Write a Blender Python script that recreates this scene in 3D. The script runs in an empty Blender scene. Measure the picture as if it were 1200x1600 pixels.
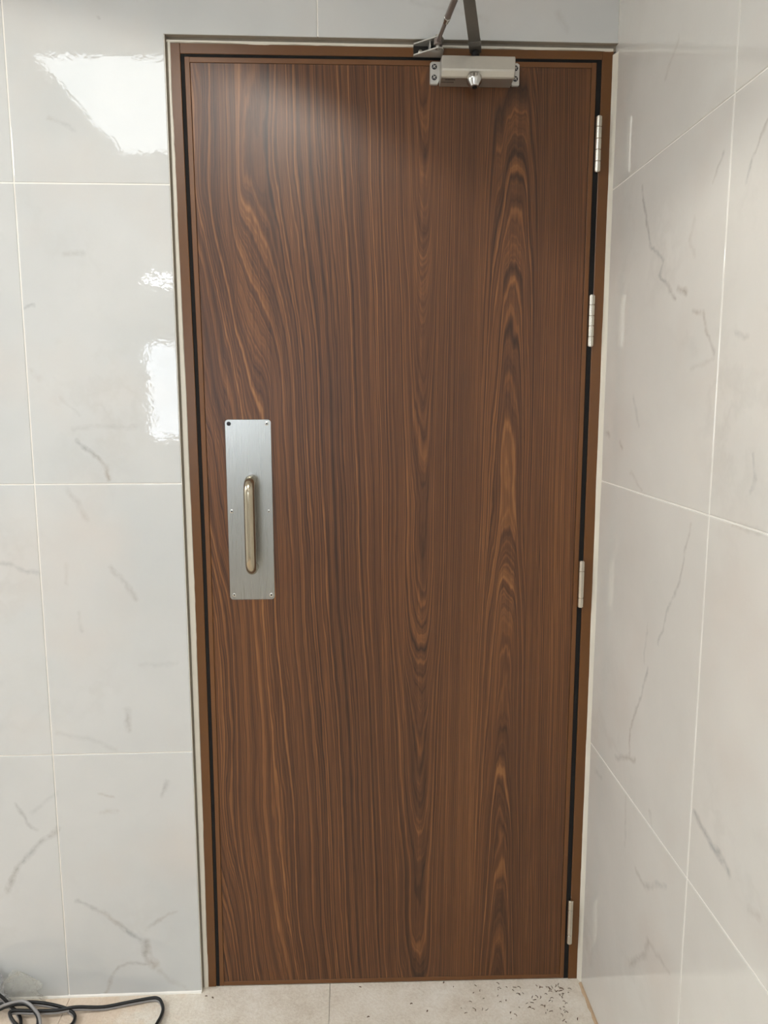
import bpy, bmesh, math, random
from mathutils import Vector, Matrix, noise
random.seed(7)
S = bpy.context.scene
COL = S.collection
H = 2.4            # ceiling height
XR = .509          # face of the right wall
YF = .0162         # face of the door frame and leaf

# ------------------------------------------------------------------ camera
cam = bpy.data.objects.new('camera', bpy.data.cameras.new('camera')); COL.objects.link(cam)
cam.data.sensor_fit = 'VERTICAL'; cam.data.sensor_height = 36.0; cam.data.lens = 36*1197.4/1600
cam.data.clip_start = .02
yaw, pitch, roll = -.0466, -.1459, -.0013
fw = Vector((-math.sin(yaw)*math.cos(pitch), math.cos(yaw)*math.cos(pitch), math.sin(pitch)))
rt = Vector((math.cos(yaw), math.sin(yaw), 0)); up = rt.cross(fw)
r2 = math.cos(roll)*rt + math.sin(roll)*up; u2 = -math.sin(roll)*rt + math.cos(roll)*up
M4 = Matrix.Identity(4)
for i in range(3):
    M4[i][0], M4[i][1], M4[i][2] = r2[i], u2[i], -fw[i]
M4.translation = Vector((-.0379, -1.6266, 1.375))
cam.matrix_world = M4
S.camera = cam

# ------------------------------------------------------------------ world, lamps, exposure
w = bpy.data.worlds.new('world'); S.world = w; w.use_nodes = True
w.node_tree.nodes['Background'].inputs[0].default_value = (.75, .82, 1, 1)
w.node_tree.nodes['Background'].inputs[1].default_value = .3
S.view_settings.view_transform = 'Standard'; S.view_settings.look = 'None'
S.view_settings.gamma = 1; S.view_settings.use_curve_mapping = False
S.view_settings.exposure = -0.06
PANEL = 5.6         # ceiling light above the camera
REAR_FILL = 4.0    # added fill panel behind the camera
SIDE_FILL = 23.0   # added fill panel far to the left; the wall tube shares it
SPOT = 20.0         # recessed downlight near the door
WINDOW = (5.4, 5.9, 6.6)
VEIN_BACK=[(-0.602,1.289,-0.564,1.259,0.0058,0.75),(-0.564,1.259,-0.545,1.235,0.0058,0.75),(-0.545,1.235,-0.540,1.211,0.0058,0.75),(-0.607,1.313,-0.560,1.322,0.0072,0.30),(-0.560,1.322,-0.479,1.318,0.0072,0.30),(-0.605,1.663,-0.567,1.666,0.0073,0.40),(-0.690,1.560,-0.670,1.563,0.0044,0.60),(-0.686,1.433,-0.669,1.418,0.0073,0.25),(-0.629,1.381,-0.592,1.342,0.0043,0.22),(-0.627,1.189,-0.609,1.161,0.0087,0.40),(-0.609,1.161,-0.591,1.124,0.0087,0.40),(-0.547,1.023,-0.518,0.988,0.0073,0.45),(-0.518,0.988,-0.497,0.952,0.0073,0.45),(-0.776,1.036,-0.737,1.021,0.0061,0.50),(-0.737,1.021,-0.698,1.007,0.0061,0.50),(-0.493,0.802,-0.417,0.805,0.0074,0.25),(-0.528,0.700,-0.526,0.655,0.0092,0.45),(-0.680,0.651,-0.612,0.635,0.0079,0.25),(-0.612,0.635,-0.558,0.611,0.0079,0.25),(-0.639,1.031,-0.641,0.987,0.0059,0.20),(-0.620,0.921,-0.614,0.883,0.0060,0.25),(-0.781,0.489,-0.761,0.442,0.0050,0.60),(-0.761,0.442,-0.740,0.422,0.0050,0.60),(-0.694,0.425,-0.736,0.391,0.0083,0.75),(-0.736,0.391,-0.788,0.335,0.0083,0.75),(-0.788,0.335,-0.817,0.278,0.0083,0.75),(-0.692,0.512,-0.748,0.465,0.0065,0.30),(-0.598,0.507,-0.568,0.498,0.0048,0.50),(-0.459,0.500,-0.448,0.530,0.0079,0.50),(-0.663,0.247,-0.607,0.218,0.0069,0.70),(-0.607,0.218,-0.552,0.168,0.0069,0.70),(-0.552,0.168,-0.514,0.139,0.0069,0.70),(-0.514,0.139,-0.511,0.105,0.0123,0.90),(-0.511,0.105,-0.496,0.079,0.0123,0.90),(-0.508,0.171,-0.478,0.196,0.0052,0.50),(-0.478,0.196,-0.439,0.212,0.0052,0.50),(-0.503,0.085,-0.556,0.087,0.0053,0.60),(-0.556,0.087,-0.577,0.078,0.0053,0.60),(-0.577,0.078,-0.599,0.039,0.0053,0.60),(-0.599,0.039,-0.612,0.008,0.0053,0.60),(-0.496,0.079,-0.467,0.042,0.0071,0.30),(-0.467,0.042,-0.409,0.007,0.0071,0.30),(-0.620,1.921,-0.592,1.911,0.0061,0.30),(-0.592,1.911,-0.571,1.902,0.0061,0.30),(-0.512,2.109,-0.510,2.104,0.0031,0.50),(0.089,2.149,0.242,2.117,0.0075,0.20),(0.382,2.132,0.402,2.103,0.0092,0.25),(-0.594,0.461,-0.561,0.463,0.0065,0.30)]
VEIN_RIGHT=[(-0.160,1.766,-0.190,1.697,0.0054,0.75),(-0.190,1.697,-0.217,1.647,0.0054,0.75),(-0.217,1.647,-0.276,1.611,0.0054,0.75),(-0.276,1.611,-0.262,1.590,0.0054,0.75),(-0.262,1.590,-0.308,1.565,0.0054,0.75),(-0.308,1.565,-0.335,1.539,0.0054,0.75),(-0.345,1.554,-0.375,1.547,0.0082,0.70),(-0.407,1.513,-0.444,1.505,0.0056,0.60),(-0.444,1.505,-0.453,1.480,0.0056,0.60),(-0.453,1.480,-0.487,1.442,0.0056,0.60),(-0.484,1.435,-0.410,1.422,0.0053,0.25),(-0.478,1.727,-0.448,1.697,0.0044,0.50),(-0.595,1.734,-0.561,1.697,0.0041,0.70),(-0.561,1.697,-0.545,1.670,0.0041,0.70),(-0.394,1.652,-0.379,1.629,0.0069,0.25),(-0.379,1.629,-0.399,1.598,0.0069,0.25),(-0.167,1.379,-0.199,1.326,0.0065,0.35),(-0.005,1.304,-0.038,1.297,0.0072,0.50),(-0.101,1.290,-0.117,1.278,0.0068,0.50),(-0.168,1.232,-0.227,1.208,0.0052,0.30),(-0.617,1.299,-0.625,1.271,0.0048,0.45),(-0.625,1.271,-0.614,1.247,0.0048,0.45),(-0.547,1.465,-0.579,1.459,0.0051,0.35),(-0.441,1.178,-0.426,1.136,0.0044,0.55),(-0.426,1.136,-0.408,1.068,0.0044,0.55),(-0.408,1.068,-0.375,1.021,0.0044,0.55),(-0.375,1.021,-0.338,0.945,0.0044,0.55),(-0.288,0.966,-0.279,0.890,0.0050,0.35),(-0.299,0.884,-0.270,0.817,0.0051,0.65),(-0.270,0.817,-0.230,0.738,0.0051,0.65),(-0.230,0.738,-0.231,0.675,0.0051,0.65),(-0.158,0.642,-0.259,0.689,0.0072,0.50),(-0.514,0.721,-0.533,0.713,0.0082,0.85),(-0.533,0.713,-0.568,0.704,0.0082,0.85),(-0.568,0.704,-0.609,0.702,0.0082,0.85),(-0.609,0.702,-0.628,0.693,0.0082,0.85),(-0.293,0.476,-0.332,0.470,0.0071,0.45),(-0.332,0.470,-0.423,0.535,0.0071,0.45),(-0.284,0.274,-0.354,0.349,0.0091,0.50),(-0.354,0.349,-0.362,0.385,0.0091,0.50),(-0.356,0.383,-0.455,0.393,0.0071,0.40),(-0.573,1.199,-0.656,1.197,0.0060,0.40),(-0.223,0.592,-0.229,0.492,0.0057,0.30),(-0.340,0.624,-0.352,0.606,0.0066,0.30),(-0.685,0.679,-0.711,0.684,0.0076,0.35),(0.034,1.979,0.012,2.020,0.0077,0.30),(-0.247,1.920,-0.293,1.961,0.0066,0.30),(-0.037,0.551,-0.080,0.558,0.0078,0.30)]


# ------------------------------------------------------------------ materials
def srgb(c):
    f = lambda v: v/12.92 if v <= .04045 else ((v+.055)/1.055)**2.4
    return tuple(f(v/255) for v in c) + (1,)
class NT:
    def __init__(s, name):
        s.m = bpy.data.materials.new(name); s.m.use_nodes = True
        s.t = s.m.node_tree; s.b = s.t.nodes['Principled BSDF']; s.out = s.t.nodes['Material Output']
    def n(s, typ, **kw):
        nd = s.t.nodes.new(typ)
        for k, v in kw.items(): setattr(nd, k, v)
        return nd
    def put(s, sock, v):
        if isinstance(v, bpy.types.NodeSocket): s.t.links.new(v, sock)
        else: sock.default_value = v
    def math(s, op, *a, clamp=False):
        nd = s.n('ShaderNodeMath', operation=op, use_clamp=clamp)
        for i, v in enumerate(a): s.put(nd.inputs[i], v)
        return nd.outputs[0]
    def vmath(s, op, *a):
        nd = s.n('ShaderNodeVectorMath', operation=op)
        for i, v in enumerate(a): s.put(nd.inputs[i], v)
        return nd.outputs[1 if op in ('DOT_PRODUCT', 'LENGTH', 'DISTANCE') else 0]
    def noise(s, vec, scale, detail=2, rough=.5, dim='3D', w=None):
        nd = s.n('ShaderNodeTexNoise', noise_dimensions=dim)
        if vec is not None: s.put(nd.inputs['Vector'], vec)
        if w is not None: s.put(nd.inputs['W'], w)
        nd.inputs['Scale'].default_value = scale; nd.inputs['Detail'].default_value = detail
        nd.inputs['Roughness'].default_value = rough
        return nd.outputs['Fac'], nd.outputs['Color']
    def ramp(s, fac, stops, interp='LINEAR'):
        nd = s.n('ShaderNodeValToRGB'); nd.color_ramp.interpolation = interp
        e = nd.color_ramp.elements
        while len(e) < len(stops): e.new(.5)
        for i, (p, c) in enumerate(stops): e[i].position = p; e[i].color = c
        s.put(nd.inputs[0], fac); return nd.outputs[0]
    def mix(s, fac, a, b, mode='MIX'):
        nd = s.n('ShaderNodeMix', data_type='RGBA', blend_type=mode)
        s.put(nd.inputs[0], fac); s.put(nd.inputs[6], a); s.put(nd.inputs[7], b)
        return nd.outputs[2]
    def pos(s): return s.n('ShaderNodeNewGeometry').outputs['Position']
    def obj(s): return s.n('ShaderNodeTexCoord').outputs['Object']
    def mapping(s, vec, scale):
        return s.vmath('MULTIPLY', vec, scale)
    def sep(s, vec):
        nd = s.n('ShaderNodeSeparateXYZ'); s.put(nd.inputs[0], vec); return nd.outputs
    def comb(s, x, y, z):
        nd = s.n('ShaderNodeCombineXYZ')
        for i, v in enumerate((x, y, z)): s.put(nd.inputs[i], v)
        return nd.outputs[0]
    def bump(s, h, dist, strength=1):
        nd = s.n('ShaderNodeBump'); nd.inputs['Strength'].default_value = strength
        nd.inputs['Distance'].default_value = dist; s.put(nd.inputs['Height'], h)
        s.t.links.new(nd.outputs[0], s.b.inputs['Normal'])
    def set(s, **kw):
        for k, v in kw.items(): s.put(s.b.inputs[k.replace('_', ' ')], v)
        return s.m

def simple(name, col, rough=.5, metal=0, var=.08, scale=40, bump=0, **kw):
    """one colour with a slight noise in it"""
    T = NT(name)
    f, _ = T.noise(T.pos(), scale, 4, .6)
    c = srgb(col)
    T.set(Base_Color=T.mix(f, tuple(v*(1-var) for v in c[:3])+(1,), tuple(min(1, v*(1+var)) for v in c[:3])+(1,)),
          Roughness=rough, Metallic=metal, **kw)
    if bump: T.bump(f, bump)
    return T.m

# distance from a point to a segment, as a reusable group: how much of a vein is at P
def vein_group():
    g = bpy.data.node_groups.new('vein', 'ShaderNodeTree')
    for nme, typ in (('P', 'NodeSocketVector'), ('A', 'NodeSocketVector'), ('AB', 'NodeSocketVector'), ('Width', 'NodeSocketFloat'), ('Strength', 'NodeSocketFloat'), ('Inv', 'NodeSocketFloat')):
        g.interface.new_socket(nme, in_out='INPUT', socket_type=typ)
    g.interface.new_socket('Value', in_out='OUTPUT', socket_type='NodeSocketFloat')
    gi = g.nodes.new('NodeGroupInput'); go = g.nodes.new('NodeGroupOutput')
    def V(op, *a):
        nd = g.nodes.new('ShaderNodeVectorMath'); nd.operation = op
        for s_, v in zip(nd.inputs, a): g.links.new(v, s_)
        return nd
    def Mm(op, *a, clamp=False):
        nd = g.nodes.new('ShaderNodeMath'); nd.operation = op; nd.use_clamp = clamp
        for i, v in enumerate(a):
            if isinstance(v, (int, float)): nd.inputs[i].default_value = v
            else: g.links.new(v, nd.inputs[i])
        return nd.outputs[0]
    pa = V('SUBTRACT', gi.outputs['P'], gi.outputs['A']).outputs[0]
    t = Mm('MULTIPLY', V('DOT_PRODUCT', pa, gi.outputs['AB']).outputs[1], gi.outputs['Inv'], clamp=True)
    sc = g.nodes.new('ShaderNodeVectorMath'); sc.operation = 'SCALE'
    g.links.new(gi.outputs['AB'], sc.inputs[0]); g.links.new(t, sc.inputs['Scale'])
    d = V('DISTANCE', pa, sc.outputs[0]).outputs[1]
    q = Mm('DIVIDE', d, gi.outputs['Width'])
    v = Mm('MULTIPLY', Mm('SUBTRACT', 1.0, q, clamp=True), gi.outputs['Strength'])
    g.links.new(v, go.inputs[0])
    return g
VG = vein_group()

def marble(name, veins, axis, base_a, base_b):
    T = NT(name)
    P = T.pos()
    x, y, z = T.sep(P)
    h = x if axis == 'x' else y
    flat = T.comb(h, 0.0, z)
    _, wc = T.noise(flat, 28, 3, .6)
    warp = T.vmath('MULTIPLY', T.vmath('SUBTRACT', wc, (.5, .5, .5)), (.022, 0, .022))
    wp = T.vmath('ADD', flat, warp)
    cur = None
    for x0, z0, x1, z1, wd, st in veins:
        nd = T.n('ShaderNodeGroup'); nd.node_tree = VG
        T.put(nd.inputs['P'], wp)
        nd.inputs['A'].default_value = (x0, 0, z0); nd.inputs['AB'].default_value = (x1-x0, 0, z1-z0)
        nd.inputs['Inv'].default_value = 1/max(1e-6, (x1-x0)**2+(z1-z0)**2)
        nd.inputs['Width'].default_value = wd*1.15; nd.inputs['Strength'].default_value = st
        cur = nd.outputs[0] if cur is None else T.math('MAXIMUM', cur, nd.outputs[0])
    f1, _ = T.noise(flat, 45, 4, .65)                   # veins break up along their way
    cur = T.math('MULTIPLY', cur, T.math('MULTIPLY', T.math('SUBTRACT', f1, .25, clamp=True), 2.4))
    cl, _ = T.noise(flat, 2.6, 4, .55)
    base = T.ramp(cl, [(.3, srgb(base_a)), (.7, srgb(base_b))])
    pk, _ = T.noise(T.vmath('ADD', flat, (5.3, 0, 1.7)), 3.1, 3, .5)
    base = T.mix(T.math('MULTIPLY', T.math('SUBTRACT', pk, .52, clamp=True), 1.6), base, srgb((214, 200, 188)))
    # faint wandering vein clouds
    rd, _ = T.noise(wp, 3.7, 5, .6)
    ridge = T.math('SUBTRACT', 1.0, T.math('MULTIPLY', T.math('ABSOLUTE', T.math('SUBTRACT', rd, .5)), 26.0), clamp=True)
    mk, _ = T.noise(T.vmath('ADD', flat, (9.1, 0, 3.3)), 2.2, 2, .5)
    ridge = T.math('MULTIPLY', ridge, T.math('MULTIPLY', T.math('SUBTRACT', mk, .5, clamp=True), .9))
    col = T.mix(ridge, base, srgb((172, 168, 160)))
    hue, _ = T.noise(flat, 6, 1, .5)
    vc = T.ramp(hue, [(.4, srgb((132, 136, 138))), (.6, srgb((146, 128, 110)))])
    col = T.mix(T.math('MULTIPLY', cur, .76, clamp=True), col, vc)
    b1, _ = T.noise(P, 120, 1, .5); b2, _ = T.noise(P, 22, 1, .5)
    T.bump(T.math('ADD', b1, T.math('MULTIPLY', b2, 3.0)), .00007)
    return T.set(Base_Color=col, Roughness=.02, IOR=1.6)

def walnut(name):
    T = NT(name)
    x, y, z = T.sep(T.obj())
    u = T.math('DIVIDE', T.math('ADD', x, .4125), .825)
    flat = T.comb(x, 0.0, z)
    def curve(pts, fac):
        nd = T.n('ShaderNodeFloatCurve'); c = nd.mapping.curves[0]
        while len(c.points) < len(pts): c.points.new(.5, .5)
        for p, (a, b) in zip(c.points, pts):
            p.location = (a, b); p.handle_type = 'VECTOR' if a in SEAMS else 'AUTO_CLAMPED'
        nd.mapping.update(); T.put(nd.inputs['Value'], fac); return nd.outputs[0]
    SEAMS = (.722, .7245, .885, .8875)      # edges of the veneer strips
    # ring profile across the leaf: cathedrals where it turns, straight grain on its slopes
    prof = curve([(0, .98), (.06, .90), (.13, .78), (.20, .70), (.30, .57), (.40, .44), (.474, .33), (.53, .25), (.575, .22), (.62, .27), (.66, .42), (.722, .86), (.7245, .56), (.765, .67), (.80, .71), (.845, .64), (.885, .46), (.8875, .60), (1, .10)], u)
    tilt = curve([(0, .36), (.10, .31), (.22, .20), (.45, .16), (.50, .22), (.575, .31), (.66, .17), (.74, .25), (.80, .33), (.88, .25), (1, .3)], u)
    wob = curve([(0, .95), (.10, 1), (.19, .70), (.30, .35), (.45, .25), (.52, .7), (.60, .7), (.67, .2), (.73, .25), (.80, .75), (.88, .8), (1, .6)], u)
    n1, _ = T.noise(T.mapping(flat, (2.6, 0, 1.5)), 1.0, 1, .5)
    n2, _ = T.noise(T.mapping(flat, (12.0, 0, 1.9)), 1.0, 2, .5)
    n3, _ = T.noise(T.mapping(flat, (60.0, 0, 9.0)), 1.0, 2, .5)
    f = T.math('MULTIPLY', prof, 62.0)
    f = T.math('SUBTRACT', f, T.math('MULTIPLY', T.math('MULTIPLY', tilt, z), 26.0))
    f = T.math('ADD', f, T.math('MULTIPLY', T.math('MULTIPLY', T.math('SUBTRACT', n1, .5), wob), 12.0))
    f = T.math('ADD', f, T.math('MULTIPLY', T.math('MULTIPLY', T.math('SUBTRACT', n2, .5), wob), 3.2))
    f = T.math('ADD', f, T.math('MULTIPLY', T.math('SUBTRACT', n3, .5), .7))
    rings, _ = T.noise(None, 1.25, 2, .6, '1D', f)                 # broad rings
    lines, _ = T.noise(None, 2.6, 2, .65, '1D', T.math('ADD', f, 40.0))   # fine lines
    fib, _ = T.noise(T.mapping(flat, (420, 0, 9)), 1.0, 3, .65)
    streak, _ = T.noise(T.mapping(flat, (150, 0, .7)), 1.0, 3, .6)
    tone, _ = T.noise(T.mapping(flat, (9, 0, .55)), 1.0, 2, .5)
    v = T.math('ADD', T.math('MULTIPLY', rings, .32), T.math('MULTIPLY', lines, .36))
    v = T.math('ADD', v, T.math('MULTIPLY', streak, .20))
    v = T.math('ADD', v, T.math('MULTIPLY', fib, .17))
    v = T.math('ADD', v, T.math('MULTIPLY', T.math('SUBTRACT', tone, .5), .20))
    col = T.ramp(v, [(.36, srgb(WOOD[0])), (.45, srgb(WOOD[1])), (.54, srgb(WOOD[2])), (.62, srgb(WOOD[3])), (.72, srgb(WOOD[4]))])
    T.bump(fib, .00015)
    return T.set(Base_Color=col, Roughness=.36, IOR=1.48)
WOOD = [(46, 26, 14), (70, 42, 22), (93, 57, 31), (120, 78, 43), (150, 104, 61)]

def brushed(name, col, rough, axis=(900, 900, 6), metal=1.0):
    T = NT(name)
    f, _ = T.noise(T.mapping(T.pos(), axis), 1.0, 3, .6)
    c = srgb(col)
    T.set(Base_Color=T.mix(f, tuple(v*.95 for v in c[:3])+(1,), tuple(min(1, v*1.05) for v in c[:3])+(1,)),
          Roughness=T.math('ADD', T.math('MULTIPLY', f, .06), rough-.03), Metallic=metal)
    T.bump(f, .000012)
    return T.m

def emitter(name, col, strength):
    T = NT(name)
    f, _ = T.noise(T.pos(), 2.0, 2)
    T.set(Base_Color=(.8, .8, .8, 1), Emission_Color=T.mix(f, col, tuple(v*.96 for v in col[:3])+(1,)), Emission_Strength=strength)
    return T.m

MT = {}
MT['tile_back'] = marble('tile_back', VEIN_BACK, 'x', (198, 200, 199), (211, 211, 209))  # darker than the right wall's tiles: light balance put into the colour
MT['tile_right'] = marble('tile_right', VEIN_RIGHT, 'y', (217, 214, 207), (229, 226, 219))  # lighter than the back wall's tiles, brightening this wall by colour
MT['grout'] = simple('grout', (244, 240, 232), .7, var=.06, bump=.0003)
MT['mortar'] = simple('grey_mortar', (146, 137, 124), .85, var=.12, scale=90)
MT['sealant'] = simple('sealant', (226, 220, 206), .4, var=.05, scale=25)
MT['walnut'] = walnut('walnut')
MT['frame'] = simple('bronze_brown_paint', (104, 65, 26), .32, var=.10, scale=18)
MT['lipping'] = simple('brown_edging', (108, 68, 32), .42, var=.12, scale=22)
MT['black'] = simple('black_rubber', (8, 7, 6), .9)
MT['steel'] = brushed('brushed_steel', (162, 163, 159), .28)
MT['bar'] = brushed('satin_steel', (182, 172, 152), .15, (40, 40, 5))
MT['screw'] = simple('screw_steel', (205, 205, 200), .25, 1.0)
MT['screw_dark'] = simple('dark_screw', (62, 62, 66), .4, .8)
MT['hinge'] = simple('hinge_steel', (206, 200, 188), .24, 1.0, var=.05)
MT['silver'] = simple('silver_paint', (196, 192, 183), .36, .8, var=.04, scale=200)
MT['plate'] = simple('zinc_plate', (205, 203, 198), .32, .4, var=.05)
MT['arm'] = simple('dark_steel', (116, 112, 106), .45, .35, var=.08)
MT['rod'] = simple('bronze_steel', (136, 124, 118), .36, .5, var=.08)
MT['chrome'] = simple('chrome', (205, 203, 198), .16, 1.0, var=.03)
MT['zinc'] = simple('zinc_shoe', (196, 194, 188), .32, .6, var=.05)
MT['dark'] = simple('dark_metal', (44, 42, 40), .45, .6)
MT['print'] = simple('black_print', (42, 40, 38), .6)
MT['ceiling'] = simple('ceiling_paint', (236, 234, 230), .8, var=.03)
MT['wall'] = simple('wall_paint', (226, 227, 226), .55, var=.03)
MT['panel'] = emitter('panel_diffuser', (.90, .965, 1, 1), PANEL)
MT['rear'] = emitter('rear_fill_diffuser', (.90, .965, 1, 1), REAR_FILL)
MT['side'] = emitter('side_diffuser', (.92, .97, 1, 1), SIDE_FILL)
MT['daylight'] = emitter('daylight_pane', (WINDOW[0]/WINDOW[2], WINDOW[1]/WINDOW[2], 1, 1), WINDOW[2])
MT['cord_black'] = simple('black_cord', (9, 8, 8), .5)
MT['cord_grey'] = simple('grey_cord', (142, 138, 136), .42)
MT['shaving'] = simple('wood_shaving', (96, 70, 46), .8, var=.4, scale=300)
MT['dirt'] = simple('mortar_dirt', (190, 164, 134), .9, var=.3, scale=60, bump=.002)

def floor_mat():
    T = NT('floor_stone')
    P = T.pos(); x, y, z = T.sep(P)
    a, _ = T.noise(P, 9, 5, .65); b, _ = T.noise(P, 160, 3, .7)
    v = T.math('ADD', T.math('MULTIPLY', a, .6), T.math('MULTIPLY', b, .4))
    col = T.ramp(v, [(.32, srgb((204, 190, 172))), (.5, srgb((226, 216, 201))), (.68, srgb((240, 233, 222)))])
    # mortar left smeared in the corner on the left
    mk, _ = T.noise(P, 22, 4, .6)
    m = T.math('MULTIPLY', T.math('ADD', x, .46), -9.0)
    m = T.math('MULTIPLY', T.math('ADD', m, T.math('MULTIPLY', T.math('SUBTRACT', mk, .5), 3.0)), 1.0, clamp=True)
    col = T.mix(T.math('MULTIPLY', m, .5), col, srgb((216, 186, 158)))
    T.bump(T.math('ADD', b, T.math('MULTIPLY', T.math('MULTIPLY', mk, m), 3.0)), .0012)
    return T.set(Base_Color=col, Roughness=.55)
MT['floor'] = floor_mat()

def film_mat(name, alpha, tint):
    T = NT(name)
    f, _ = T.noise(T.pos(), 55, 3, .6)
    tr = T.n('ShaderNodeBsdfTransparent'); tr.inputs[0].default_value = (.97, .97, .96, 1)
    T.set(Base_Color=srgb(tint), Roughness=.04)
    mx = T.n('ShaderNodeMixShader')
    T.put(mx.inputs[0], T.math('MULTIPLY', f, alpha*2, clamp=True))
    T.t.links.new(tr.outputs[0], mx.inputs[1]); T.t.links.new(T.b.outputs[0], mx.inputs[2])
    T.t.links.new(mx.outputs[0], T.out.inputs[0])
    return T.m
MT['film'] = film_mat('clear_film', .16, (225, 222, 214))
MT['milky'] = film_mat('milky_film', .55, (198, 198, 200))

# ------------------------------------------------------------------ mesh helpers
def build(name, bm, mat, parent=None, smooth=False, loc=None):
    bmesh.ops.recalc_face_normals(bm, faces=bm.faces[:])
    me = bpy.data.meshes.new(name); bm.to_mesh(me); bm.free()
    if smooth:
        for p in me.polygons: p.use_smooth = True
        try: me.set_sharp_from_angle(angle=math.radians(38))
        except Exception: pass
    me.materials.append(MT[mat])
    o = bpy.data.objects.new(name, me); COL.objects.link(o)
    if loc: o.location = loc
    if parent is not None:
        o.parent = parent
        o.matrix_parent_inverse = Matrix.Translation(parent.matrix_basis.translation).inverted() if False else Matrix.Identity(4)
    return o
def world_of(p):
    v = Vector((0, 0, 0))
    while p is not None: v += p.location; p = p.parent
    return v
def part(name, bm, mat, parent, smooth=False):
    """mesh given in world coordinates, stored relative to its parent"""
    bmesh.ops.translate(bm, verts=bm.verts[:], vec=-world_of(parent))
    return build(name, bm, mat, parent, smooth)
def empty(name, loc, label=None, cat=None, kind=None, group=None):
    o = bpy.data.objects.new(name, None); COL.objects.link(o); o.location = loc; o.empty_display_size = .05
    return tag(o, label, cat, kind, group)
def tag(o, label=None, cat=None, kind=None, group=None):
    for k, v in (('label', label), ('category', cat), ('kind', kind), ('group', group)):
        if v: o[k] = v
    return o
def box(bm, x0, x1, y0, y1, z0, z1, bev=0, seg=2):
    vs = [bm.verts.new((x, y, z)) for x in (x0, x1) for y in (y0, y1) for z in (z0, z1)]
    fs = [bm.faces.new([vs[i] for i in q]) for q in ((0, 1, 3, 2), (4, 6, 7, 5), (0, 4, 5, 1), (2, 3, 7, 6), (0, 2, 6, 4), (1, 5, 7, 3))]
    if bev:
        es = list({e for f in fs for e in f.edges})
        bmesh.ops.recalc_face_normals(bm, faces=fs)
        bmesh.ops.bevel(bm, geom=es, offset=bev, segments=seg, profile=.5, affect='EDGES')
    return bm
def B(*a, **k): return box(bmesh.new(), *a, **k)
def loft(bm, rings, cap=True, closed=False):
    """join equal-length rings of points"""
    rr = [[bm.verts.new(p) for p in r] for r in rings]
    n = len(rr[0]); m = len(rr)
    for i in range(m if closed else m-1):
        a, b = rr[i], rr[(i+1) % m]
        for j in range(n): bm.faces.new((a[j], a[(j+1) % n], b[(j+1) % n], b[j]))
    if cap and not closed: bm.faces.new(rr[0]); bm.faces.new(rr[-1])
    return bm
def frame_of(t, hint=Vector((0, 0, 1))):
    t = t.normalized()
    s = t.cross(hint)
    if s.length < 1e-4: s = t.cross(Vector((1, 0, 0)))
    s.normalize(); return s, s.cross(t).normalized()
def lathe(bm, a, d, prof, n=20, hint=Vector((0, 0, 1))):
    """prof = [(distance along d, radius)]"""
    a = Vector(a); d = Vector(d).normalized(); s, u = frame_of(d, hint)
    return loft(bm, [[a + d*t + (s*math.cos(k*2*math.pi/n) + u*math.sin(k*2*math.pi/n))*r for k in range(n)] for t, r in prof])
def smooth_path(pts, n=10):
    P = [Vector(p) for p in pts]; out = []
    for i in range(len(P)-1):
        p0 = P[max(0, i-1)]; p1 = P[i]; p2 = P[i+1]; p3 = P[min(len(P)-1, i+2)]
        for k in range(n):
            t = k/n
            out.append(.5*((2*p1)+(p2-p0)*t+(2*p0-5*p1+4*p2-p3)*t*t+(3*p1-p0-3*p2+p3)*t**3))
    return out+[P[-1]]
def tube(bm, path, r, n=10, rv=None):
    rings = []
    for i, p in enumerate(path):
        t = path[min(i+1, len(path)-1)]-path[max(i-1, 0)]
        s, u = frame_of(t)
        rings.append([p + s*math.cos(k*2*math.pi/n)*r + u*math.sin(k*2*math.pi/n)*(rv or r) for k in range(n)])
    return loft(bm, rings)
def prism(bm, pts, ax, d0, d1):
    """polygon pts (two coordinates) pushed along axis ax from d0 to d1"""
    def p3(p, d): return {'x': (d, p[0], p[1]), 'y': (p[0], d, p[1]), 'z': (p[0], p[1], d)}[ax]
    return loft(bm, [[p3(p, d0) for p in pts], [p3(p, d1) for p in pts]])
def interp(tab, v):
    if v <= tab[0][0]: return tab[0][1]
    for (a, p), (b, q) in zip(tab, tab[1:]):
        if v <= b: return p+(q-p)*(v-a)/(b-a)
    return tab[-1][1]
BOW = [(0, .004), (.08, .005), (.55, .0073), (1.03, .0078), (1.46, .0055), (1.783, .0017), (2.07, 0)]
bow = lambda z: interp(BOW, z)           # the lock side of the frame and leaf is not quite straight
def zf(x): return interp([(-.38, .005), (.5, -.008)], x)      # the floor falls a little to the right
def post(x0, x1, y0, y1, z0, z1, b0=1, b1=1, n=16, ch=.0008, z0r=None, z1r=None):
    """upright strip with small chamfers on its front edges; b0, b1 = how far each side follows the bow"""
    bm = bmesh.new(); rings = []
    for i in range(n+1):
        t = i/n
        za = z0+(z1-z0)*t; zb = (z0 if z0r is None else z0r)+((z1 if z1r is None else z1r)-(z0 if z0r is None else z0r))*t
        xa, xb = x0+b0*bow(za), x1+b1*bow(zb)
        rings.append([(xa, y1, za), (xb, y1, zb), (xb, y0+ch, zb), (xb-ch, y0, zb), (xa+ch, y0, za), (xa, y0+ch, za)])
    return loft(bm, rings)

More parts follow.
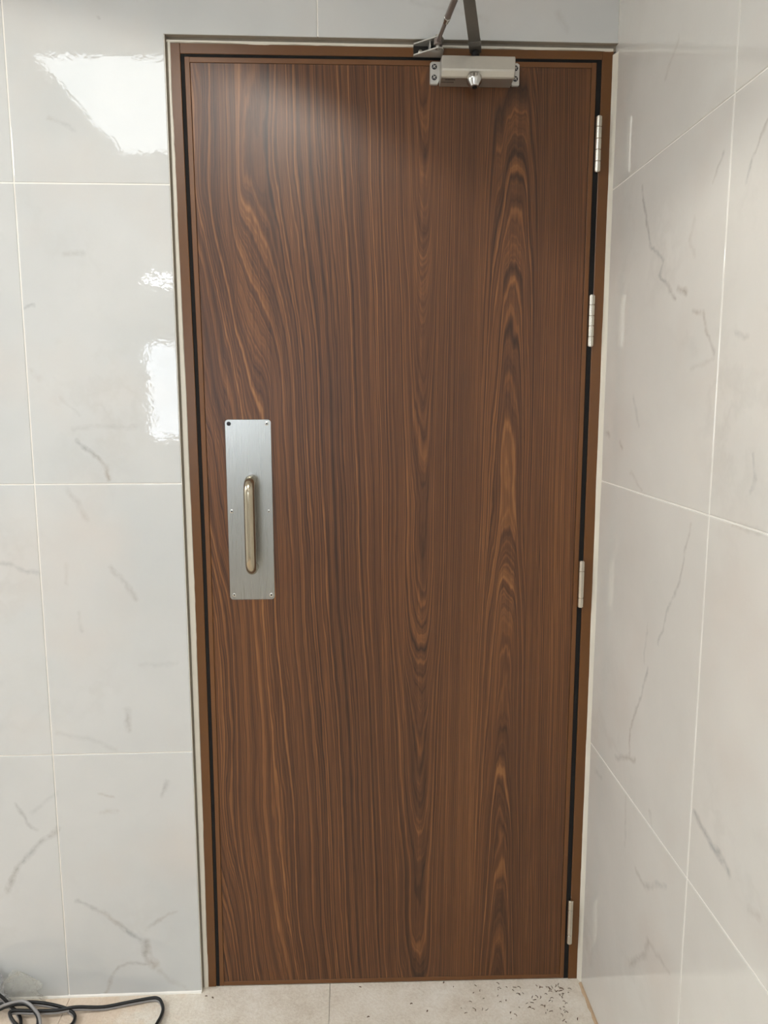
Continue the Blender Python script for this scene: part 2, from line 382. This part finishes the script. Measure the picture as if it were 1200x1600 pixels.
# ------------------------------------------------------------------ the setting
def offset_poly(p, d):
    """inset an axis-aligned counter-clockwise polygon"""
    out = []; n = len(p)
    for i in range(n):
        a, b, c = p[i-1], p[i], p[(i+1) % n]
        def nrm(u, v):
            dx, dy = v[0]-u[0], v[1]-u[1]; L = math.hypot(dx, dy); return (-dy/L, dx/L)
        n1, n2 = nrm(a, b), nrm(b, c)
        out.append((b[0]+(n1[0]+n2[0])*d, b[1]+(n1[1]+n2[1])*d))
    return out
def tile(poly, plane, parent, mat, tx=0, tz=0):
    """tile with a rounded arris; plane 'y': poly is (x, z) facing -y; plane 'x': poly is (y, z) facing -x at XR"""
    bm = bmesh.new()
    cx = sum(p[0] for p in poly)/len(poly); cz = sum(p[1] for p in poly)/len(poly)
    rings = []
    for ins, dep in ((0, .0028), (0, .0009), (.0003, .0003), (.0010, 0)):
        r = []
        for a, z in offset_poly(poly, ins):
            d = dep + (a-cx)*tx + (z-cz)*tz
            r.append((a, d, z) if plane == 'y' else (XR+d, a, z))
        rings.append(r)
    loft(bm, rings)
    return part('tile', bm, mat, parent)
def rect(a0, a1, z0, z1): return [(a0, z0), (a1, z0), (a1, z1), (a0, z1)]
G = .0014          # half a joint
DX0, DX1, DZ = -.390, .509, 2.0787     # door opening in the tiling
wb = empty('wall_back', (0, 0, 0), 'white marble-look tiled wall around the brown door', None, 'structure')
bm = bmesh.new()
prism(bm, [(-3.1, -.02), (DX0+.0012, -.02), (DX0+.0012, DZ+.0012), (XR+.1, DZ+.0012), (XR+.1, H), (-3.1, H)], 'y', .0014, .14)
part('grout', bm, 'grout', wb)
part('tile_adhesive', post(DX0-.001, DX0+.0018, .0022, .0150, .003, DZ+.0012, 0, 0, ch=.0001), 'mortar', wb)
part('tile_adhesive', B(DX0, XR-.001, .0022, .0150, DZ+.0002, DZ+.0016), 'mortar', wb)
part('tile_adhesive', post(DX0+.001, -.3815, .0158, .0190, .003, 2.0702, 0, 1, ch=.0001), 'mortar', wb)
part('tile_adhesive', B(DX0, XR-.001, .0158, .0190, 2.0690, DZ+.001), 'mortar', wb)
XJ = [-3.094, -2.494, -1.894, -1.294, -.694]
for r in range(4):
    z0, z1 = r*.6 + (.004 if r == 0 else 0), (r+1)*.6
    for c in range(4):
        tile(rect(XJ[c]+G, XJ[c+1]-G, z0+G, z1-G), 'y', wb, 'tile_back', random.uniform(-.0006, .0006), random.uniform(-.0006, .0006))
    if r < 3:
        tile(rect(-.694+G, DX0, z0+G+(.004 if r == 0 else 0), z1-G), 'y', wb, 'tile_back', random.uniform(-.0008, .0008), random.uniform(-.0005, .0005))
tile([(-.694+G, 1.8+G), (DX0, 1.8+G), (DX0, DZ), (-.0911-G, DZ), (-.0911-G, H-G), (-.694+G, H-G)], 'y', wb, 'tile_back')
tile(rect(-.0911+G, XR-.0016, DZ, H-G), 'y', wb, 'tile_back', .0004, .0003)
# bead of grout where the tiling meets the floor on the left
bm = bmesh.new()
rings = []
for i in range(61):
    x = -1.3+(DX0+1.3)*i/60; q = noise.noise(Vector((x*40, 0, 0)))
    rings.append([(x, .003, zf(x)-.004), (x, -.004-.0015*q, zf(x)-.004), (x, -.0025-.001*q, zf(x)+.003), (x, .001, zf(x)+.0062+.0012*q), (x, .003, zf(x)+.006)])
loft(bm, rings); part('grout_bead', bm, 'grout', wb)
# white sealant between the tiling and the door frame
def sealant(path_fn, n):
    rings = []
    for i in range(n+1): rings.append(path_fn(i/n))
    return loft(bmesh.new(), rings)
def left_seal(t):
    z = .002+2.0725*t; q = noise.noise(Vector((z*9, 1.3, 0)))*.0016+noise.noise(Vector((z*45, 4, 0)))*.0007
    xe = -.3820+bow(z)+q
    return [(DX0+.0034, .0185, z), (DX0+.0036, .0156, z), (DX0+.0042, .0144, z), (xe-.0008, .0146, z), (xe+.0004, .0163, z), (xe, .0185, z)]
part('sealant', sealant(left_seal, 150), 'sealant', wb, True)
def top_seal(t):
    x = DX0+.001+.892*t; q = noise.noise(Vector((x*11, 2.3, 0)))*.0022+noise.noise(Vector((x*48, 7, 0)))*.0008
    ze = 2.0698+q
    return [(x, .0185, DZ-.0040), (x, .0156, DZ-.0042), (x, .0144, DZ-.0046), (x, .0146, ze+.0008), (x, .0163, ze-.0004), (x, .0185, ze)]
part('sealant', sealant(top_seal, 120), 'sealant', wb, True)
def right_seal(t):
    z = 2.071*t+zf(.5); q = noise.noise(Vector((z*8, 5.3, 0)))*.0013+noise.noise(Vector((z*40, 9, 0)))*.0005
    xe = .5036-q*.8
    return [(XR+.001, .0185, z), (xe, .0185, z), (xe-.0004, .0161, z), (xe+.0014, .0130, z), (XR-.0012, .004-q*2, z), (XR+.001, -.001-q*2, z)]
part('sealant', sealant(right_seal, 150), 'sealant', wb, True)

wr = empty('wall_right', (XR, 0, 0), 'white marble-look tiled wall at right angles to the door', None, 'structure')
part('grout', B(XR+.0014, XR+.14, -4.0, .14, -.03, H), 'grout', wr)
YJ = [-2.2984, -1.6988, -1.0992, -.4996, .06]
for r in range(4):
    for c in range(4):
        z0 = r*.6 - (.006 if r == 0 else 0)
        tile(rect(YJ[c]+G, YJ[c+1]-G, z0+G, (r+1)*.6-G), 'x', wr, 'tile_right', random.uniform(-.0005, .0005), random.uniform(-.0004, .0004))
bm = bmesh.new(); rings = []
for i in range(81):
    y = -1.2+1.2*i/80; q = noise.noise(Vector((y*50, 3, 0))); z = zf(XR)
    rings.append([(XR+.002, y, z-.003), (XR+.002, y, z+.004+.001*q), (XR-.004-.002*q, y, z+.0035), (XR-.0065-.003*q, y, z+.0002), (XR-.0065-.003*q, y, z-.003)])
loft(bm, rings); part('mortar_bead', bm, 'dirt', wr)

fl = empty('floor', (0, 0, 0), 'beige stone floor in front of the door', None, 'structure')
part('grout', B(-3.15, XR+.02, -4.05, .2, -.06, -.0155), 'grout', fl)
def floor_tile(x0, x1, y0, y1):
    bm = bmesh.new(); rings = []
    xs = [x0]+[x for x in (-.38, .1, .5) if x0 < x < x1]+[x1]
    for x in xs:
        z = zf(x); rings.append([(x, y1, z), (x, y0, z), (x, y0, z-.03), (x, y1, z-.03)])
    loft(bm, rings); return part('tile', bm, 'floor', fl)
for x0, x1 in ((-3.1, -2.4926), (-2.4916, -1.892), (-1.891, -1.2916), (-1.2906, -.692), (-.691, -.0916), (-.0906, XR-.001)):
    for y0, y1 in ((-.585, .18), (-1.186, -.586), (-1.787, -1.187), (-2.388, -1.788)):
        floor_tile(x0, x1, y0, y1)
part('screed', B(-3.1, XR, -4.0, -2.389, -.02, 0), 'floor', fl)

# ceiling with a hole for nothing: plain slabs, lamps hang just under it
ce = build('ceiling', B(-3.15, XR+.14, -4.05, .14, H, H+.08), 'ceiling'); tag(ce, 'white painted ceiling over the door', None, 'structure')
wl = build('wall_left', B(-3.2, -3.1, -4.05, .14, -.05, H), 'wall'); tag(wl, 'pale wall left of the camera', None, 'structure')
bm = bmesh.new()
WX0, WX1, WZ0, WZ1 = -1.50, -.55, 1.08, 1.80
box(bm, -3.15, WX0, -4.12, -4.0, -.05, H); box(bm, WX1, XR+.14, -4.12, -4.0, -.05, H)
box(bm, WX0, WX1, -4.12, -4.0, -.05, WZ0); box(bm, WX0, WX1, -4.12, -4.0, WZ1, H)
wk = build('wall_rear', bm, 'wall'); tag(wk, 'pale wall with a window behind the camera', None, 'structure')
wi = empty('window_1', ((WX0+WX1)/2, -4.06, WZ0), 'daylit window in the wall behind the camera', None, 'structure')
part('pane', B(WX0+.02, WX1-.02, -4.07, -4.06, WZ0+.02, WZ1-.02), 'daylight', wi)
bm = bmesh.new()
for a in ((WX0, WX0+.03, WZ0, WZ1), (WX1-.03, WX1, WZ0, WZ1), (WX0+.03, WX1-.03, WZ0, WZ0+.03), (WX0+.03, WX1-.03, WZ1-.03, WZ1), (-1.14, -1.11, WZ0+.03, WZ1-.03)):
    box(bm, a[0], a[1], -4.055, -4.02, a[2], a[3])
part('window_frame', bm, 'ceiling', wi)

def ceiling_panel(x0, x1, y0, y1, mat, label):
    t = empty('ceiling_light', ((x0+x1)/2, (y0+y1)/2, H), label, 'light')
    bm = bmesh.new(); e = .018
    for a in ((x0-e, x1+e, y0-e, y0), (x0-e, x1+e, y1, y1+e), (x0-e, x0, y0, y1), (x1, x1+e, y0, y1)):
        box(bm, a[0], a[1], a[2], a[3], H-.012, H)
    part('frame', bm, 'ceiling', t)
    part('diffuser', B(x0, x1, y0, y1, H-.008, H-.002), mat, t)
ceiling_panel(-.965, -.36, -1.77, -.87, 'panel', 'flat white ceiling light panel nearest the door')
ceiling_panel(-2.8, -2.2, -1.6, -.5, 'side', 'flat white fill light panel added far to the left of the door')  # unseen panel, added so more light reaches the right wall
ceiling_panel(-.55, .25, -3.2, -2.6, 'rear', 'flat white fill light panel added far behind the camera')  # unseen panel, added for ambient fill
def downlight(x, y, half, aim, power):
    t = empty('downlight', (x, y, H), 'small round tilted downlight in the ceiling near the camera', 'light')
    bm = lathe(bmesh.new(), (x, y, H), (0, 0, -1), [(0, .052), (.010, .052), (.012, .046), (.004, .040), (.001, .040)], 28)
    part('trim_ring', bm, 'ceiling', t, True)
    L = bpy.data.lights.new('downlight_lamp', 'SPOT'); L.energy = power; L.color = (1, .95, .87)
    L.spot_size = 2*half; L.spot_blend = .12; L.shadow_soft_size = .02
    o = bpy.data.objects.new('lamp', L); COL.objects.link(o); o.parent = t; o.location = (0, 0, -.02)
    o.rotation_euler = Vector(aim).to_track_quat('-Z', 'Y').to_euler()
downlight(-.25, -1.10, math.radians(67.1), (-.281, .136, -.95), SPOT)
def wall_light(x0, x1, z):
    t = empty('wall_light', ((x0+x1)/2, -4.0, z), 'short tube light on the wall behind the camera', 'light')
    part('backplate', B(x0-.02, x1+.02, -4.0, -3.975, z-.03, z+.03), 'ceiling', t)
    bm = lathe(bmesh.new(), (x0, -3.955, z), (1, 0, 0), [(0, .006), (.004, .011), (x1-x0-.004, .011), (x1-x0, .006)], 16)
    part('tube', bm, 'side', t, True)
wall_light(-1.45, -1.25, 2.20)

# ------------------------------------------------------------------ door frame
tf = empty('trim_1', (.06, YF, 0), 'bronze brown painted door frame set into the tiled wall', None, 'structure')
part('jamb', post(-.3827, -.3628, YF, .11, zf(-.38), 2.0702, n=24), 'frame', tf)
part('jamb', post(.4815, .5045, YF, .11, zf(.5), 2.0702, 0, 0), 'frame', tf)
bm = bmesh.new()
rings = []
for x, zl in ((-.3622, 2.0502), (.4810, 2.0538)):
    rings.append([(x, .11, zl), (x, YF+.0008, zl), (x, YF, zl+.0008), (x, YF, 2.0694), (x, YF+.0008, 2.0702), (x, .11, 2.0702)])
loft(bm, rings); part('head', bm, 'frame', tf)
# black rubber rebate seal, seen as a dark line round the leaf
part('seal', post(-.3627, -.3545, YF+.0016, .10, zf(-.36), 2.0502, n=24), 'black', tf)
part('seal', post(.4705, .4814, YF+.0016, .10, zf(.48), 2.0538, 0, 0), 'black', tf)
bm = bmesh.new(); loft(bm, [[(x, .10, a), (x, YF+.0016, a), (x, YF+.0016, b), (x, .10, b)] for x, a, b in ((-.3545, 2.0447, 2.0501), (.4705, 2.0477, 2.0537))])
part('seal', bm, 'black', tf)

# ------------------------------------------------------------------ door leaf
D = empty('door_1', (.06, YF, 0), 'dark walnut veneer door, closed, with brown edging', 'door', 'structure')
LX0, LX1 = -.3548, .4706; E = .0108
zb0, zb1 = zf(-.35)+.0022, zf(.47)+.0022; zt0, zt1 = 2.0443, 2.0476
part('leaf', post(LX0+E, LX1-E, YF+.0003, .06, zb0+E, zt0-E, n=24, ch=.0006, b1=0, z0r=zb1+E, z1r=zt1-E), 'walnut', D)
part('core', post(LX0+.001, LX1-.001, YF+.0022, .058, zb0+.001, zt0-.001, n=24, b1=0, z0r=zb1+.001, z1r=zt1-.001), 'black', D)
part('edging', post(LX0, LX0+E-.0009, YF, .06, zb0, zt0, n=24, ch=.0006), 'lipping', D)
part('edging', post(LX1-E+.0009, LX1, YF, .06, zb1, zt1, 0, 0, n=24, ch=.0006), 'lipping', D)
for za, zb in ((zb0, zb1), (zt0-E+.0009, zt1-E+.0009)):
    bm = bmesh.new(); q = E-.0009; rings = []
    for x, z in ((LX0+E-.0009+bow(za), za), (LX1-E+.0009, zb)):
        rings.append([(x, .06, z), (x, YF+.0006, z), (x, YF, z+.0006), (x, YF, z+q-.0006), (x, YF+.0006, z+q), (x, .06, z+q)])
    loft(bm, rings); part('edging', bm, 'lipping', D)

# hinges: a barrel of five knuckles with domed pins
for x, zt, zb in ((.4774, 1.9435, 1.8364), (.4766, 1.5908, 1.4857), (.4757, 1.0215, .917), (.4790, .2035, .092)):
    r = .0064; y = .0095
    bm = lathe(bmesh.new(), (x, y, zb-.0012), (0, 0, 1), [(0, .003), (.0005, .0048), (zt-zb+.0019, .0048), (zt-zb+.0024, .003)], 16, Vector((0, 1, 0)))
    h = part('hinge', bm, 'hinge', D, True); h['label'] = 'steel butt hinge barrel between leaf and frame'
    cuts = [0, .19, .40, .60, .81, 1]
    if zt < 1.2: cuts = [0, .2, .78, 1]
    for a, b in zip(cuts, cuts[1:]):
        z0 = zb+(zt-zb)*a+.0004; z1 = zb+(zt-zb)*b-.0004
        bm = lathe(bmesh.new(), (x, y, z0), (0, 0, 1), [(0, r-.0006), (.0005, r), (z1-z0-.0005, r), (z1-z0, r-.0006)], 20, Vector((0, 1, 0)))
        part('knuckle', bm, 'hinge', h, True)
    part('hinge_flap', B(x-.0035, x+.004, y+.003, .05, zb, zt), 'hinge', h)

# pull plate and pull handle
def rounded(x0, x1, z0, z1, r, n=6):
    out = []
    for cx, cz, a in ((x1-r, z1-r, 0), (x0+r, z1-r, 90), (x0+r, z0+r, 180), (x1-r, z0+r, 270)):
        for k in range(n+1):
            t = math.radians(a+90*k/n); out.append((cx+r*math.cos(t), cz+r*math.sin(t)))
    return out
PX0, PX1, PZ0, PZ1 = -.2975, -.2008, .9425, 1.3333; PY = YF-.0016
bm = bmesh.new(); rings = []
for ins, yy in ((0, YF+.0004), (0, PY+.0005), (.0005, PY)):
    rings.append([(x, yy, z) for x, z in rounded(PX0+ins, PX1-ins, PZ0+ins, PZ1-ins, .007-ins)])
loft(bm, rings)
pp = part('pull_plate', bm, 'steel', D); pp['label'] = 'brushed steel pull plate'
HX, HZ0, HZ1, SO, BR = -.2445, 1.016, 1.206, .050, .0112
yo = PY-SO; R = .024
path = [Vector((HX, PY+.0004, HZ1)), Vector((HX, yo+R, HZ1))]
for k in range(1, 9):
    a = math.radians(90*k/8); path.append(Vector((HX, yo+R-R*math.sin(a), HZ1-R+R*math.cos(a))))
for k in range(1, 8): path.append(Vector((HX, yo, HZ1-R+(HZ0-HZ1+2*R)*k/8)))
for k in range(0, 9):
    a = math.radians(90*k/8); path.append(Vector((HX, yo+R-R*math.cos(a), HZ0+R-R*math.sin(a))))
path.append(Vector((HX, PY+.0004, HZ0)))
bm = bmesh.new(); rings = []
for i, p in enumerate(path):
    t = (path[min(i+1, len(path)-1)]-path[max(i-1, 0)]).normalized()
    s = Vector((1, 0, 0)); u = t.cross(s)
    rings.append([p+(s*math.cos(k*math.pi/12)+u*math.sin(k*math.pi/12))*BR for k in range(24)])
loft(bm, rings)
ph = part('pull_handle', bm, 'bar', pp, True); ph['label'] = 'satin steel D-shaped pull handle'
for x, z, m, rr in ((-.2893, 1.3246, 'screw_dark', .0046), (-.2096, 1.3246, 'screw', .0044), (-.2886, 1.1378, 'screw', .0042), (-.2090, 1.1374, 'screw', .0030), (-.2883, .9535, 'screw', .0040), (-.2080, .9524, 'screw', .0046)):
    bm = lathe(bmesh.new(), (x, PY+.0003, z), (0, -1, 0), [(0, rr), (.0006, rr), (.0011, rr*.75), (.0011, rr*.42), (.0004, rr*.30)], 14)
    s = part('screw', bm, m, pp, True)
    s.data.materials.append(MT['dark'])
    for p in s.data.polygons:
        if (p.center-Vector((x, PY, z))+world_of(pp)).xz.length < rr*.36: p.material_index = 1
    if m == 'screw_dark': s['label'] = 'dark screw head in the top left corner'

# ------------------------------------------------------------------ overhead door closer
K = empty('door_closer', (.222, .014, 2.02), 'silver overhead door closer with folding arm at the top of the door', 'door closer')
CX0, CX1 = .1500, .2945; y0 = -.034
prof = [(.0145, 2.0395), (y0+.0015, 2.0360), (y0, 2.0345), (y0, 2.0120), (y0+.0012, 2.0085), (y0+.007, 2.0005), (y0+.010, 1.9985), (.0145, 1.9970)]
bm = bmesh.new(); rings = []
for x, sc in ((CX0, .94), (CX0+.0012, 1), (CX1-.0012, 1), (CX1, .94)):
    rings.append([(x, -.01+(a+.01)*sc if sc < 1 else a, 2.018+(z-2.018)*sc) for a, z in prof])
loft(bm, rings); part('body', bm, 'silver', K)
for sx, x0, x1 in ((-1, .1318, CX0+.002), (1, CX1-.002, .3118)):
    xo, xi = (x0, x1) if sx < 0 else (x1, x0)
    pts = [(xo, 2.0010), (xo-sx*.0016, 1.9994), (xi+sx*.005, 1.9994), (xi, 2.0090), (xi, 2.0415), (xo-sx*.004, 2.0415), (xo, 2.0385)]
    bm = bmesh.new(); rings = []
    for yy, ins in ((YF, 0), (.0100, 0), (.0090, .0010)):
        cx = (xo+xi)/2; rings.append([(cx+(x-cx)*(1-ins*60), yy, 2.0205+(z-2.0205)*(1-ins*40)) for x, z in pts])
    loft(bm, rings)
    mb = part('mounting_bracket', bm, 'plate', K)
    cxs = xo-sx*.0082
    for z in (2.0315, 2.0115):
        bm = lathe(bmesh.new(), (cxs, .0094, z), (0, -1, 0), [(0, .0052), (.0012, .0052), (.0022, .0040), (.0024, .0012)], 16)
        s = part('screw', bm, 'screw_dark', mb, True)
        bm = bmesh.new()
        for a in (.6, .6+math.pi/2):
            c, q = math.cos(a), math.sin(a)
            prism(bm, [(cxs+c*u*.0036-q*v*.0007, z+q*u*.0036+c*v*.0007) for u, v in ((-1, -1), (1, -1), (1, 1), (-1, 1))], 'y', .0070, .0066)
        part('screw_slot', bm, 'plate', mb)
# regulating cap under the body
bm = lathe(bmesh.new(), (.2152, -.0245, 1.9995), (0, -.28, -.96), [(0, .0150), (.006, .0154), (.0085, .0150), (.0118, .0132), (.020, .0078), (.0205, .0062)], 28)
cap = part('end_cap', bm, 'chrome', K, True)
bm = lathe(bmesh.new(), Vector((.2152, -.0245, 1.9995))+Vector((0, -.28, -.96))*.0203, (0, -.28, -.96), [(0, .0052), (.0007, .0048)], 16)
part('socket', bm, 'dark', cap)
# two rows of tiny black print on the underside
bm = bmesh.new()
for yy, xa, xb in ((-.0190, .1585, .1775), (-.0070, .1525, .1760)):
    x = xa
    while x < xb:
        wd = random.uniform(.0009, .0019)
        box(bm, x, x+wd, yy-.0012, yy+.0012, 1.9972, 1.99755+.0003 if yy < -.01 else 1.9976)
        x += wd+.0006
bmesh.ops.translate(bm, verts=bm.verts[:], vec=(0, 0, -.00045))
part('printed_marking', bm, 'print', K)
# spindle, main arm, forearm rod, frame shoe
SPX, SPY = .2190, -.0095
part('spindle', lathe(bmesh.new(), (SPX, SPY, 2.036), (0, 0, 1), [(0, .0085), (.012, .0085), (.012, .006), (.030, .006)], 18, Vector((0, 1, 0))), 'dark', K, True)
EL = Vector((.1610, -.2660, 2.0615)); A0 = Vector((SPX, SPY, 2.0605))
d = (EL-A0); d.z = 0; L = d.length; d.normalize(); s = Vector((-d.y, d.x, 0))
def arm_ring(t, hw, z0, z1):
    c = A0+d*t
    return [Vector((c.x, c.y, 0))+s*a+Vector((0, 0, z)) for a, z in ((-hw, z0), (hw, z0), (hw, z1), (-hw, z1))]
bm = bmesh.new()
loft(bm, [arm_ring(.024, .0112, 2.0585, 2.0635), arm_ring(.05, .0112, 2.0585, 2.0635), arm_ring(L-.01, .0098, 2.0590, 2.0640), arm_ring(L+.006, .0085, 2.0590, 2.0640), arm_ring(L+.0125, .0045, 2.0590, 2.0640)])
part('main_arm', bm, 'arm', K)
bm = bmesh.new()
loft(bm, [arm_ring(-.013, .006, 2.0540, 2.0640), arm_ring(-.008, .0112, 2.0540, 2.0642), arm_ring(.020, .0117, 2.0545, 2.0642), arm_ring(.030, .0117, 2.0570, 2.0642)])
part('arm_collar', bm, 'arm', K)
part('elbow_pin', lathe(bmesh.new(), EL+Vector((0, 0, -.006)), (0, 0, 1), [(0, .0075), (.003, .0085), (.016, .0085), (.018, .006)], 18, Vector((0, 1, 0))), 'chrome', K, True)
SH = Vector((.1425, -.0245, 2.0630)); E2 = EL+Vector((0, 0, .006))
dr = (E2-SH); Lr = dr.length; dr.normalize()
bm = lathe(bmesh.new(), SH, dr, [(0, .0036), (.08, .0038), (.095, .0038)], 16)
part('thin_rod', bm, 'rod', K, True)
bm = lathe(bmesh.new(), SH+dr*.078, dr, [(0, .0040), (.001, .0056), (.009, .0056), (.0095, .0048), (.0100, .0048), (.0105, .0064), (.018, .0066), (.019, .0052)], 18)
part('lock_nut', bm, 'chrome', K, True)
bm = lathe(bmesh.new(), SH+dr*.094, dr, [(0, .0052), (.002, .0058), (Lr-.105, .0058), (Lr-.094, .0058)], 18)
part('forearm_tube', bm, 'rod', K, True)
part('rod_eye', lathe(bmesh.new(), SH+Vector((0, 0, -.0062)), (0, 0, 1), [(0, .006), (.001, .0075), (.0114, .0075), (.0124, .006)], 18, Vector((0, 1, 0))), 'rod', K, True)
# shoe: base plate on the frame head, two flanges and a pivot pin
SX0, SX1, SZ0, SZ1 = .0985, .1555, 2.0505, 2.0735
sh = part('frame_shoe', B(SX0, SX1, YF-.0030, YF, SZ0, SZ1, bev=.0006, seg=1), 'dark', K); sh['label'] = 'zinc pivot shoe screwed to the frame head'
for z0, z1 in ((SZ0, SZ0+.0026), (SZ1-.0026, SZ1)):
    bm = prism(bmesh.new(), [(SX0, YF-.002), (SX0, YF-.010), (SX1-.020, YF-.040), (SX1-.012, YF-.047), (SX1-.004, YF-.043), (SX1, YF-.034), (SX1, YF-.002)], 'z', z0, z1)
    part('flange', bm, 'zinc', sh)
part('pivot_pin', lathe(bmesh.new(), (SH.x, SH.y, SZ0-.0018), (0, 0, 1), [(0, .003), (.001, .0046), (.0016, .0036), (SZ1-SZ0+.002, .0036), (SZ1-SZ0+.0032, .0046)], 16, Vector((0, 1, 0))), 'chrome', sh, True)
part('screw', lathe(bmesh.new(), (.1125, YF-.0028, 2.0600), (0, -1, 0), [(0, .0046), (.0010, .0046), (.0022, .0030), (.0022, .0014)], 16), 'chrome', sh, True)
part('web', B(.1280, .1305, YF-.026, YF-.002, SZ0+.0026, SZ1-.0026), 'zinc', sh)

# ------------------------------------------------------------------ things on the floor
def zfl(x): return zf(x)
cord = empty('power_cord', (-.70, -.06, zfl(-.7)), 'flat black and grey twin cord looped on the floor beside the tiled wall', 'cord')
raw = [(-.838, -.046, .050, 0), (-.820, -.0445, .030, 0), (-.806, -.046, .012, 0), (-.790, -.052, .002, 0), (-.770, -.080, .002, 0), (-.76, -.13, .002, 0), (-.80, -.165, .003, 0), (-.86, -.15, .004, .5), (-.875, -.10, .008, 1), (-.835, -.060, .016, 1),
       (-.803, -.048, .022, 1), (-.774, -.047, .023, 1), (-.748, -.062, .018, 1), (-.729, -.084, .012, .8), (-.722, -.12, .006, .3), (-.75, -.16, .006, 0), (-.82, -.17, .010, 0), (-.90, -.13, .014, 0), (-.90, -.07, .014, 0), (-.845, -.046, .016, 0),
       (-.790, -.040, .016, 0), (-.747, -.039, .013, 0), (-.703, -.045, .008, 0), (-.672, -.055, .004, 0), (-.655, -.073, .002, 0), (-.660, -.10, .002, 0), (-.70, -.12, .002, 0), (-.76, -.105, .010, 0), (-.795, -.075, .016, 0), (-.790, -.064, .016, 0), (-.745, -.060, .010, 0), (-.700, -.058, .008, 0),
       (-.660, -.053, .010, 0), (-.603, -.045, .001, 0), (-.550, -.034, .001, 0), (-.500, -.024, .001, 0), (-.484, -.026, .001, 0), (-.474, -.037, .001, 0), (-.465, -.059, .001, 0), (-.467, -.089, .001, 0), (-.48, -.12, .001, 0), (-.53, -.16, .001, 0), (-.62, -.2, .001, 0)]
cp = smooth_path([(x, y, z+zfl(x)) for x, y, z, q in raw], 10)
tw = [p.x for p in smooth_path([(q, 0, 0) for x, y, z, q in raw], 10)]
def strand(side):
    """two strands stacked on edge; the twist lays grey over black in the front loop"""
    out = []
    for i, p in enumerate(cp):
        t = cp[min(i+1, len(cp)-1)]-cp[max(i-1, 0)]; sd = Vector((t.y, -t.x, 0)).normalized()
        a = math.pi*max(0, min(1, tw[i]))
        out.append(p+Vector((0, 0, .0064+side*math.cos(a)*.0030))+sd*side*math.sin(a)*.0030)
    return out
part('black_strand', tube(bmesh.new(), strand(1), .0034, 10), 'cord_black', cord, True)
part('grey_strand', tube(bmesh.new(), strand(-1), .0033, 10), 'cord_grey', cord, True)

# crumpled clear plastic bag slumped against the wall at the left edge
bag = empty('plastic_bag', (-.80, -.03, zfl(-.8)), 'crumpled clear plastic bag slumped against the tiles at the far left', 'bag')
def crumple(cx, cy, rx, ry, hz, seed, nu=44, nv=26):
    """a slumped bag: wide at the floor, creased, gathered to an uneven tuft at the top"""
    bm = bmesh.new(); rings = []
    for j in range(nv+1):
        t = j/nv; r = []
        wid = (1-t)**.55*(1+.12*math.sin(7*t+seed))+.03
        for i in range(nu):
            a = 2*math.pi*i/nu
            d = Vector((math.cos(a), math.sin(a), 2.2*t))
            q = d*1.7+Vector((seed, seed*.7, 0))
            cr = (1-2*abs(noise.noise(q)))*.30+(1-2*abs(noise.noise(q*2.4)))*.20+noise.noise(q*5.5)*.10
            k = wid*(.72+cr)
            x = cx+math.cos(a)*rx*k+.010*t*math.sin(seed); y = cy+math.sin(a)*ry*k*.9
            z = zfl(x)+.0008+hz*t*(1+.22*noise.noise(q*.9))*(1+.12*cr)
            y = -.020+.0172*math.tanh((y+.020)/.0172)
            r.append(Vector((x, y, z)))
        rings.append(r)
    loft(bm, rings); return bm
part('clear_film', crumple(-.796, -.018, .062, .018, .078, 3.1), 'film', bag)
part('folded_end', crumple(-.872, -.020, .050, .020, .096, 8.4), 'milky', bag)

# wood shavings swept into the corner by the hinge side, and a few stray ones
bm = bmesh.new()
rng = random.Random(4)
def curl(x, y, L, wd, ang, arc):
    z = zfl(x)+.0003; n = 4; px, py = x, y; a = ang; rows = []
    for k in range(n+1):
        c = Vector((math.cos(a+math.pi/2), math.sin(a+math.pi/2), 0))*wd*(.4+.6*math.sin(math.pi*(k+.6)/(n+1.2)))
        h = .0012*math.sin(math.pi*k/n)
        rows.append([Vector((px, py, z+h))+c, Vector((px, py, z+h+.0009)), Vector((px, py, z+h))-c])
        a += arc/n; px += math.cos(a)*L/n; py += math.sin(a)*L/n
    loft(bm, rows)
for k in range(85):
    x = min(.495, .475-abs(rng.gauss(0, .085))); y = -.005-abs(rng.gauss(0, .050))
    if rng.random() < .25: x = rng.uniform(.20, .47); y = rng.uniform(-.10, .005)
    if y < -.16: continue
    curl(x, y, rng.uniform(.003, .010), rng.uniform(.0005, .0011), rng.uniform(0, 6.28), rng.uniform(-1.8, 1.8))
for x, y in ((-.022, .006), (.178, .010), (.10, -.05), (.13, -.075), (.0, -.085), (-.38, -.012), (-.36, -.02)):
    curl(x, y, .006, .0016, rng.uniform(0, 6), 1.2)
sv = build('wood_shavings', bm, 'shaving')
tag(sv, 'scattered brown wood shavings on the floor in the hinge corner', 'shavings', 'stuff')
